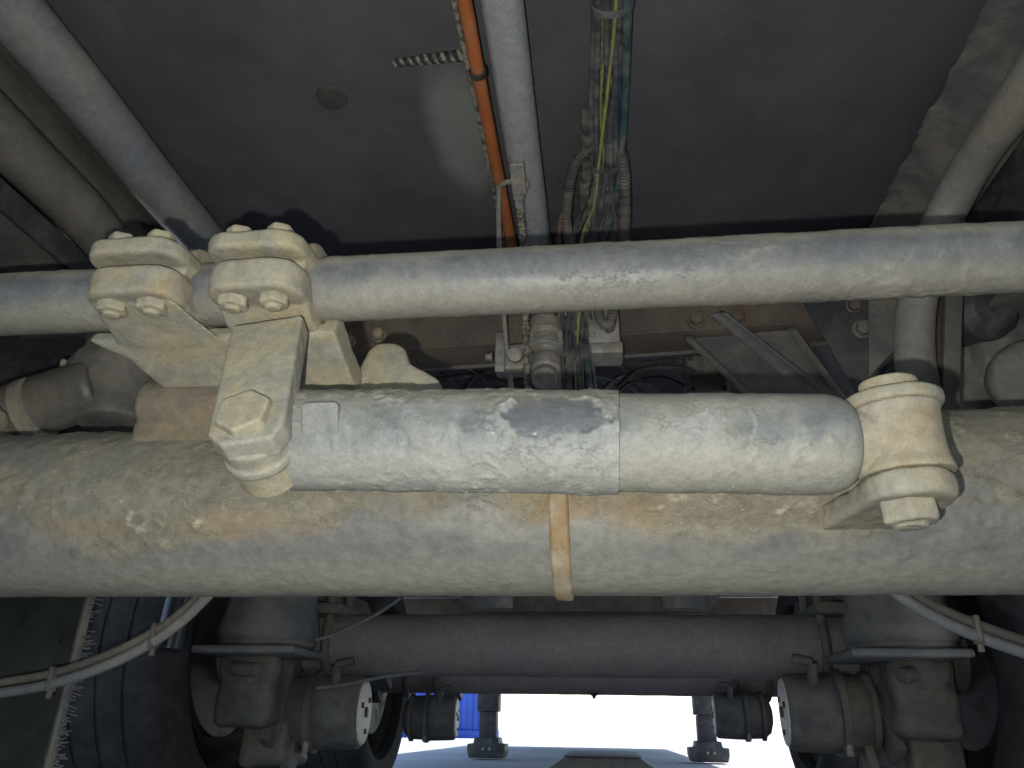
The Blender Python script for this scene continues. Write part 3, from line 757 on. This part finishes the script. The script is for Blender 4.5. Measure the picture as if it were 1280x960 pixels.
# stacked canister valve with a round cap
c = at(682, 470, .96)
cv = thing('relay_valve', 'stacked cylindrical relay valve with a round end cap, under the tie rod', 'valve', c)
zz = Vector((0, .12, 1)).normalized()
cake(obj('body', join(lathe(c+zz*.006, zz, [(0, .017), (.004, .0215), (.022, .0215), (.024, .018), (.034, .018), (.036, .025), (.046, .025), (.048, .019), (.06, .019), (.063, .024), (.085, .024), (.09, .016), (.12, .016)], 32),
     box(c+Vector((-.025, .0, .045)), c+Vector((.025, .03, .075)), .003)), M['alu'], cv), .0015, .0015, .012, 1)
obj('cap', lathe(c+Vector((0, -.018, -.012)), (0, -.8, -.75), [(-.02, .0165), (.0, .0175), (.004, .0172), (.0055, .0155), (.0057, .002)], 32), M['alu'], cv)
for sx in (-1, 1):
    hexhead('bolt', c+Vector((sx*.021, -.006, .05)), (0, -.5, -.85), .0042, .006, M['alu'], cv)
# valve block with U pipe to the right
c = at(755, 425, .955)
vb = thing('valve_block', 'boxy grey valve block right of the hoses, with a small pipe loop', 'valve', c)
obj('body', join(box(c+Vector((-.022, -.015, -.012)), c+Vector((.022, .03, .055)), .003), ), M['alu'], vb)
obj('base', box(c+Vector((-.019, -.020, -.030)), c+Vector((.025, .025, -.0125)), .003), M['alu'], vb)
obj('pipe_loop', hose([c+Vector(q) for q in ((-.006, -.019, .07), (-.006, -.022, .03), (.0, -.026, .012), (.008, -.026, .012), (.014, -.022, .03), (.014, -.019, .07))], .0065, 12, 8), M['greysteel'], vb)
for q in ((-.016, -.0155, .0), (-.016, -.0155, .035)): hexhead('bolt', c+Vector(q), (0, -1, 0), .0035, .004, M['alu'], vb)

# tangle of thin air lines deeper in
random.seed(21)
tg = thing('air_line_tangle', 'tangle of thin dark air lines deep behind the damper, below the crossmember', 'air lines', at(680, 480, 1.35))
L_ = [((505, 470), (560, 455), (620, 475), (660, 490)), ((520, 452), (535, 480), (545, 500)), ((500, 480), (580, 470), (640, 458)), ((570, 500), (600, 465), (640, 450)),
      ((730, 455), (760, 480), (790, 500)), ((745, 450), (770, 462), (800, 500)), ((770, 485), (800, 462), (850, 460), (885, 470)), ((760, 500), (790, 478), (830, 472), (870, 490)),
      ((800, 455), (840, 450), (880, 458)), ((700, 480), (740, 496), (780, 470), (830, 500)), ((540, 460), (600, 490), (660, 470)), ((590, 452), (612, 480), (622, 500)),
      ((485, 462), (515, 474), (560, 500)), ((770, 455), (815, 482), (850, 500)), ((735, 470), (762, 474), (790, 486), (805, 505))]
for i, l in enumerate(L_):
    Y = 1.2+.035*(i % 6)
    obj('air_line', hose([at(a, b, Y+.03*j) for j, (a, b) in enumerate(l)], random.choice((.0032, .0042, .005)), 8, 10), M[('hose', 'conduit', 'hose', 'hose', 'tubegrey')[i % 5]], tg)
# dark frame rail behind the tangle
fr_ = thing('rear_rail', 'dark steel rail far behind the tangle of air lines', 'rail', (0, 1.7, .75))
obj('web', box((-.5, 1.70, .70), (.47, 1.706, CZ-.004), .001), M['darksteel'], fr_)
obj('flange', box((-.5, 1.70, .692), (.47, 1.78, .699), .001), M['greysteel'], fr_)
c = at(880, 470, 1.3)
jb = thing('junction_box', 'grey junction box beside the gusset plate, behind the damper', 'box', c)
obj('body', box(c+Vector((-.035, -.02, -.05)), c+Vector((.04, .03, .035)), .004, 3), M['greysteel'], jb)
obj('lid', box(c+Vector((-.031, -.027, -.044)), c+Vector((.036, -.0205, .030)), .002), M['alu'], jb)
for sx in (-.026, .03):
    for szz in (-.038, .024): hexhead('screw', c+Vector((sx, -.027, szz)), (0, -1, 0), .004, .004, M['darksteel'], jb)

# ------------------------------------------------------------------ second and third axle with their running gear
def far_axle(Y, label):
    t = thing('trailer_axle', label, 'axle', (-.05, Y, .415), 'axles further along the trailer')
    n = 60
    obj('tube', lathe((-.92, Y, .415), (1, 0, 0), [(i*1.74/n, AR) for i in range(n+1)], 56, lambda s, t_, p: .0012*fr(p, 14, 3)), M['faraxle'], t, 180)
    for x in (-.675, -.80, .505, .63):
        b = hose([(x, Y+.083*math.cos(R(a)), .415+.083*math.sin(R(a))) for a in range(-215, 36, 10)]+[(x, Y+.07, .58)], .0115, 10, 1, None, True)
        obj('u_bolt', join(b, hose([(x, Y-.07, .44), (x, Y-.07, .58)], .0115, 10, 1, None, True)), M['tubebrown'], t)
    for s, x0 in ((-1, -.83), (1, .49)):
        obj('saddle', box((x0, Y-.10, .478), (x0+.19, Y+.10, .505), .006), M['greysteel'], t)
        obj('trailing_arm', prism((0, 0, 0), (0, 1, 0), (0, 0, 1), [(Y+.62, .33), (Y+.25, .49), (Y-.10, .507), (Y-.10, .56), (Y+.28, .56), (Y+.64, .375)], x0+.045, x0+.145, .006), M['darksteel'], t)
    return t
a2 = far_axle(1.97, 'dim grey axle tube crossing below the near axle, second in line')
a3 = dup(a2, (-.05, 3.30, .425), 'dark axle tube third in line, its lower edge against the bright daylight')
# air springs on the second axle
def bellows(X, Y, label):
    t = thing('air_spring', label, 'air spring', (X, Y, .37), 'air springs over the second axle')
    pr = [(0, .07), (.01, .10), (.03, .112), (.06, .108), (.10, .098), (.15, .100), (.19, .112), (.24, .118), (.29, .108), (.30, .08)]
    obj('bellow', lathe((X, Y, .378), (0, 0, 1), pr, 40, lambda s, t_, p: .002*fr(p, 12, 3)), M['bellow'], t, 180)
    obj('base_plate', box((X-.13, Y-.10, .366), (X+.10, Y+.10, .383), .006, 3), M['tubegrey'], t)
    obj('top_plate', box((X-.10, Y-.10, .676), (X+.10, Y+.10, .69), .004), M['darksteel'], t)
    obj('ring', lathe((X, Y, .384), (0, 0, 1), [(0, .100), (.004, .106), (.012, .106), (.016, .100)], 40), M['greysteel'], t)
    return t
b1 = bellows(-.755, 1.74, 'grey rubber air spring with a flat base plate, left of the second axle')
b2 = dup(b1, (.615, 1.74, .37), 'grey rubber air spring with a flat base plate, right of the second axle')
# brake chambers: ribbed cylinders with a white end disc facing the centre
def chamber(loc, s, label, white='white'):
    t = thing('brake_chamber', label, 'brake chamber', loc, 'brake chambers on the far axles')
    L0 = Vector(loc); ax = Vector((-s, 0, 0))            # from the white face outwards
    obj('housing', lathe(L0, ax, [(0, .070), (.004, .077), (.012, .080), (.095, .083), (.105, .081)], 44), M['bellow'], t)
    obj('clamp_band', lathe(L0+ax*.104, ax, [(0, .081), (.003, .090), (.018, .090), (.021, .081)], 44), M['greysteel'], t)
    obj('rear_housing', lathe(L0+ax*.124, ax, [(0, .080), (.05, .078), (.075, .06), (.085, .03)], 44), M['greysteel'], t)
    obj('clamp_band', lathe(L0+ax*.165, ax, [(0, .079), (.003, .086), (.014, .086), (.017, .07)], 44), M['greysteel'], t)
    f = obj('end_disc', lathe(L0-ax*.004, ax, [(0, .001), (0, .060), (.001, .068), (.006, .072)], 44), M['white'], t)
    obj('plug', cyl(L0-ax*.009, L0+ax*.001, .012, 14, .002), M['darksteel'], f)
    for a in (40, 160, 280):
        q = L0+Vector((0, .042*math.cos(R(a)), .042*math.sin(R(a)))); obj('vent_slot', box(q-Vector((.0065, .010, .006)), q+Vector((.0065, .010, .006)), .001), M['black'], f)
    for a in (230, 310):
        q = L0+ax*.114+Vector((0, .088*math.cos(R(a)), .088*math.sin(R(a))))
        obj('clamp_bolt', cyl(q-Vector((0, 0, .018)), q+Vector((0, 0, .018)), .008, 10, .001), M['alu'], t)
    obj('port', join(cyl(L0+ax*.06+Vector((0, -.05, .055)), L0+ax*.06+Vector((0, -.07, .10)), .012, 12), cyl(L0+ax*.06+Vector((0, -.07, .10)), L0+ax*.02+Vector((0, -.07, .108)), .010, 12)), M['greysteel'], t)
    return t
chL = chamber((-.565, 1.90, .257), 1, 'ribbed grey brake chamber with a white end disc, left below the second axle')
chL.rotation_euler.z = .07
chR = chamber((.397, 1.90, .270), -1, 'ribbed grey brake chamber with a white end disc, right below the second axle')
chR.rotation_euler.z = -.07
dup(chL, (-.578, 3.2, .260), 'small distant brake chamber with a white end disc beside the blue container')
dup(chR, (.410, 3.2, .283), 'small distant brake chamber with a pale end disc beside the right landing leg')
# calipers by the second axle's wheels
def caliper(X, s, label):
    Y = 1.93
    t = thing('brake_caliper', label, 'brake caliper', (X, Y, .3), 'brake calipers at the second axle')
    cake(obj('body', join(box((X-.06, Y-.20, .22), (X+.07, Y-.04, .38), .02, 3), lathe((X-.05*s, Y-.16, .335), (s, 0, .2), [(0, .05), (.06, .055), (.1, .04)], 28),
         box((X-.02, Y-.12, .14), (X+.09, Y+.04, .24), .015, 2)), M['greysteel'], t), .004, .012, .05, 2)
    obj('bracket', prism((X+.05*s, 0, 0), (0, 1, 0), (0, 0, 1), [(Y-.16, .20), (Y-.10, .17), (Y+.03, .33), (Y+.0, .40), (Y-.05, .38)], -.012, .012, .004), M['tubebrown'], t)
    obj('carrier', prism((X+.09*s, 0, 0), (0, 1, 0), (0, 0, 1), [(Y-.13, .12), (Y-.08, .11), (Y+.05, .34), (Y-.0, .37)], -.010, .010, .004), M['greysteel'], t)
    obj('guide_pin', cyl((X-.02, Y-.21, .34), (X+.05*s, Y-.23, .335), .016, 14, .003), M['tubebrown'], t)
    return t
caliper(-.80, 1, 'shadowy cast brake caliper inside the left wheel of the second axle')
caliper(.64, -1, 'shadowy cast brake caliper inside the right wheel of the second axle')
# wheels
def wheel(X, Y, s, label):
    t = thing('wheel', label, 'wheel', (X, Y, 0), 'wheels of the far axles')
    c = Vector((X, Y, .402)); ax = Vector((-s, 0, 0))        # outwards from the inner sidewall
    ty = [(.055, .285), (.012, .300), (.002, .330), (.0, .352), (.006, .378), (.020, .394), (.032, .399)]
    for k in range(5):
        x = .045+k*.06; ty += [(x, .401), (x+.052, .401), (x+.053, .3985), (x+.059, .3985)]
    ty += [(.345, .400), (.365, .390), (.385, .35), (.375, .30), (.33, .285)]
    obj('tyre', lathe(c, ax, ty, 72, lambda s_, t_, p: .0012*fr(p, 20, 2), False), M['tyre'], t)
    obj('rim', lathe(c, ax, [(.040, .287), (.048, .292), (.06, .284), (.10, .272), (.24, .270), (.262, .20), (.27, .06)], 56, None, False), M['darksteel'], t)
    obj('brake_disc', lathe(c+ax*.06, ax, [(0, .12), (.001, .205), (.014, .207), (.027, .205), (.028, .12)], 48), M['darksteel'], t)
    obj('hub', lathe(c+ax*.02, ax, [(0, .05), (.004, .088), (.08, .092), (.22, .10)], 32), M['greysteel'], t)
    return t
w1 = wheel(-.885, 1.97, 1, 'big dusty tyre of the second axle at the lower left, beside the mudflap')
w2 = wheel(.745, 1.97, -1, 'big dusty tyre of the second axle at the lower right edge')
dup(w1, (-.885, 3.30, 0), 'darker tyre further back on the left, below the distant brake chamber')
dup(w2, (.745, 3.30, 0), 'darker tyre further back on the right, below the distant brake chamber')

dup(w1, (-.885, .63, 0), 'black tyre of the near axle glimpsed at the left edge behind the brake cylinder')
dup(w2, (.79, .63, 0), 'black tyre of the near axle at the right edge, outside the brake housing')

# black arches added over the near wheels to block side light
def blocker_arch(x0, x1, label):
    t = thing('light_blocker', label, 'light_blocker', ((x0+x1)/2, .63, .40), 'light-blocking arches over the near wheels')
    V, Fc = [], []; n = 40
    for i in range(n+1):
        a = R(-12+204*i/n)
        for rr, x in ((.462, x0), (.462, x1), (.469, x1), (.469, x0)): V.append((x, .63+rr*math.cos(a), .402+rr*math.sin(a)))
    for i in range(n):
        for j in range(4): Fc.append((i*4+j, i*4+(j+1) % 4, i*4+4+(j+1) % 4, i*4+4+j))
    Fc += [(0, 1, 2, 3), tuple(n*4+j for j in (3, 2, 1, 0))]
    obj('arch', (V, Fc), M['black'], t)
    ed = x1 if x1 < 0 else x0
    obj('rim', hose([(ed, .63+.466*math.cos(R(a)), .402+.466*math.sin(R(a))) for a in range(-12, 193, 6)], .006, 8, 1, None, True), M['black'], t)
    return t
blocker_arch(-1.30, -.755, 'black arch added to block side light at the left edge, behind the brake cylinder')
blocker_arch(.66, 1.20, 'black arch added to block side light at the right edge, behind the brake housing')

# mudflap with bristle edge, lower left
mf = thing('mudflap', 'dark green-black mudflap with a bristle strip at the lower left corner', 'mudflap', (-.8, .95, .1))
e0, e1 = at(112, 750, .95), at(62, 950, .95)
obj('flap', prism((0, .95, 0), (1, 0, 0), (0, 0, 1), [(-1.25, .08), (e1.x-.004, .08), (e0.x-.004, .47), (-1.25, .47)], -.008, 0, .002), M['flap'], mf)
obj('edge_strip', hose([e0+(e0-e1)*.6, e0, e1, e1+(e1-e0)*.5], .006, 8, 6), M['greysteel'], mf)
random.seed(5)
bs = []
for i in range(190):
    t = i/190*1.15-.08; p = e0.lerp(e1, t); l = random.uniform(.006, .022)*(1 if random.random() < .6 else .4)
    q_ = p+Vector((l, random.uniform(-.006, .004), random.uniform(-.006, .005)))
    bs.append(hose([p, q_], .0007, 4, 1, None, True))
ob = obj('bristles', join(*bs), M['tubegrey'], mf); ob['kind'] = 'stuff'
for (a, b) in ((27, 778), (75, 800)):
    p = at(a, b, .942); obj('rivet', lathe((p.x, .95, p.z), (0, -1, 0), [(0, .006), (.002, .0055), (.0035, .003)], 14), M['flap'], mf)

# twin cables sagging from the near axle to each side, with clips
def sag(pts, label, clips):
    t = thing('twin_cable', label, 'cable', at(*pts[0]), 'twin brake cables sagging off the near axle')
    P = [at(*p) for p in pts]
    obj('cable', hose(P, .0056, 10, 12), M['tubegrey'], t)
    obj('cable', hose([p+Vector((0, .002, .0118)) for p in P], .0046, 10, 12), M['tubebrown'], t)
    for (a, b, Y) in clips:
        c = at(a, b, Y); obj('clip', join(box(c-Vector((.0025, .0068, .0068)), c+Vector((.0025, .0068, .018)), .001), box(c-Vector((.002, .002, .014)), c+Vector((.003, .002, -.006)), .0008)), M['conduit'], t)
sag([(300, 700, .72), (262, 742, .74), (225, 778, .76), (185, 806, .78), (130, 833, .80), (60, 856, .82), (-10, 868, .84), (-120, 884, .86)], 'grey twin cable sagging across the mudflap at the lower left', ((192, 802, .778), (64, 856, .818)))
sag([(1070, 690, .70), (1110, 732, .72), (1148, 760, .74), (1190, 782, .76), (1240, 802, .78), (1300, 822, .80), (1400, 850, .82)], 'grey twin cable sagging towards the tyre at the lower right', ((1222, 795, .772),))
# thin cable strung left below the second axle
P = [at(a, b, Y) for a, b, Y in ((395, 860, 1.75), (430, 856, 1.76), (480, 846, 1.78), (530, 840, 1.85))]
single('thin_cable', hose(P, .004, 8, 8), M['tubegrey'], 'thin cable strung above the left brake chamber', 'cable', P[0])
P = [at(a, b, Y) for a, b, Y in ((395, 800, 1.7), (425, 790, 1.72), (470, 768, 1.75), (500, 748, 1.8))]
single('thin_cable', hose(P, .004, 8, 8), M['tubegrey'], 'thin cable rising over the left end of the second axle', 'cable', P[0])
# shock absorber by the left air spring
single('shock_absorber', lathe((-.885, 1.55, .36), (0.02, .05, 1), [(0, .02), (.004, .032), (.05, .034), (.052, .028), (.3, .028)], 24), plain('dark_gloss', (.02, .024, .035), .3, .2), 'dark glossy shock absorber left of the left air spring', 'shock absorber', (-.885, 1.55, .36))

# far crossmembers above the axles, seen under the near axle
def xm(Y, z, label, mat):
    t = thing('crossmember', label, 'crossmember', (0, Y, z))
    obj('web', prism((0, Y, 0), (1, 0, 0), (0, 0, 1), [(-.46, z), (.36, z), (.47, z+.12), (1.15, z+.12), (1.15, CZ-.004), (-1.25, CZ-.004), (-1.25, z+.12), (-.57, z+.12)], -.008, 0, .002), M[mat], t)
    obj('flange', box((-.46, Y, z-.008), (.36, Y+.08, z-.001), .002), M[mat], t)
    for x in (-.38, .28): obj('gusset', prism((0, Y-.01, 0), (1, 0, 0), (0, 0, 1), [(x-.07, z+.01), (x+.07, z+.01), (x+.07, z+.15), (x-.07, z+.15)], -.004, .004, .001), M['tubegrey'], t)
    return t
xm(2.75, .60, 'dim steel crossmember glimpsed just under the near axle', 'greysteel')
xm(4.3, .50, 'dark steel crossmember behind the third axle', 'brownsteel')
dn = single('drain_nipple', lathe((-.042, 3.28, .346), (0, 0, 1), [(-.008, .006), (0, .007), (.004, .012), (.012, .030)], 16), M['darksteel'], 'tiny drain nipple hanging under the third axle against the daylight', 'nipple', (-.042, 3.28, .346))

# ------------------------------------------------------------------ landing legs, block and container beyond
def leg(X, Y, label):
    t = thing('landing_leg', label, 'landing leg', (X, Y, 0), 'landing legs of the trailer')
    obj('outer_tube', box((X-.085, Y-.085, .34), (X+.085, Y+.085, CZ-.003), .008), M['darksteel'], t)
    obj('inner_tube', box((X-.068, Y-.068, .13), (X+.068, Y+.068, .338), .006), M['darksteel'], t)
    obj('foot', prism((0, Y-.13, 0), (1, 0, 0), (0, 0, 1), [(X-.13, .012), (X+.13, .012), (X+.145, .06), (X+.145, .11), (X+.10, .112), (X+.09, .155), (X-.09, .155), (X-.10, .112), (X-.145, .11), (X-.145, .06)], -.26, 0, .006), M['darksteel'], t)
    for dx in (-.02, .03): obj('bolt', cyl((X+dx, Y-.13, .075), (X+dx, Y-.15, .075), .012, 12, .002), M['alu'], t)
    return t
lg = leg(-.915, 6.5, 'dark landing leg with a block foot, in front of the blue container')
lg2 = dup(lg, (.775, 6.62, 0), 'dark landing leg with a block foot, right of the bright opening')
bt, = [thing('concrete_block', 'grey block with sloping sides standing on the ground under the trailer', 'block', (-.02, 4.1, 0))]
obj('slab', prism((0, 4.0, 0), (1, 0, 0), (0, 0, 1), [(-.36, .006), (.32, .006), (.157, .106), (-.197, .104)], -.9, 0, .006), M['concrete'], bt)
obj('top_plate', box((-.203, 3.992, .1075), (.163, 4.9, .1125), .002), M['concrete'], bt)
ct = thing('shipping_container', 'blue container far behind the left landing leg', 'container', (-5.5, 17.8, 0))
obj('side', box((-9.0, 17.86, .16), (-2.62, 20.2, 2.55), .01), M['container'], ct)
obj('bottom_rail', box((-9.02, 17.80, .0), (-2.58, 20.22, .155), .01), M['container'], ct)
obj('corner_post', box((-2.62, 17.80, .157), (-2.56, 17.95, 2.6), .008), M['container'], ct)
for i in range(24):
    x = -8.9+i*.262; obj('rib', prism((0, 17.86, 0), (1, 0, 0), (0, 1, 0), [(x, 0), (x+.14, 0), (x+.11, -.035), (x+.03, -.035)], .17, 2.5, .004), M['container'], ct)
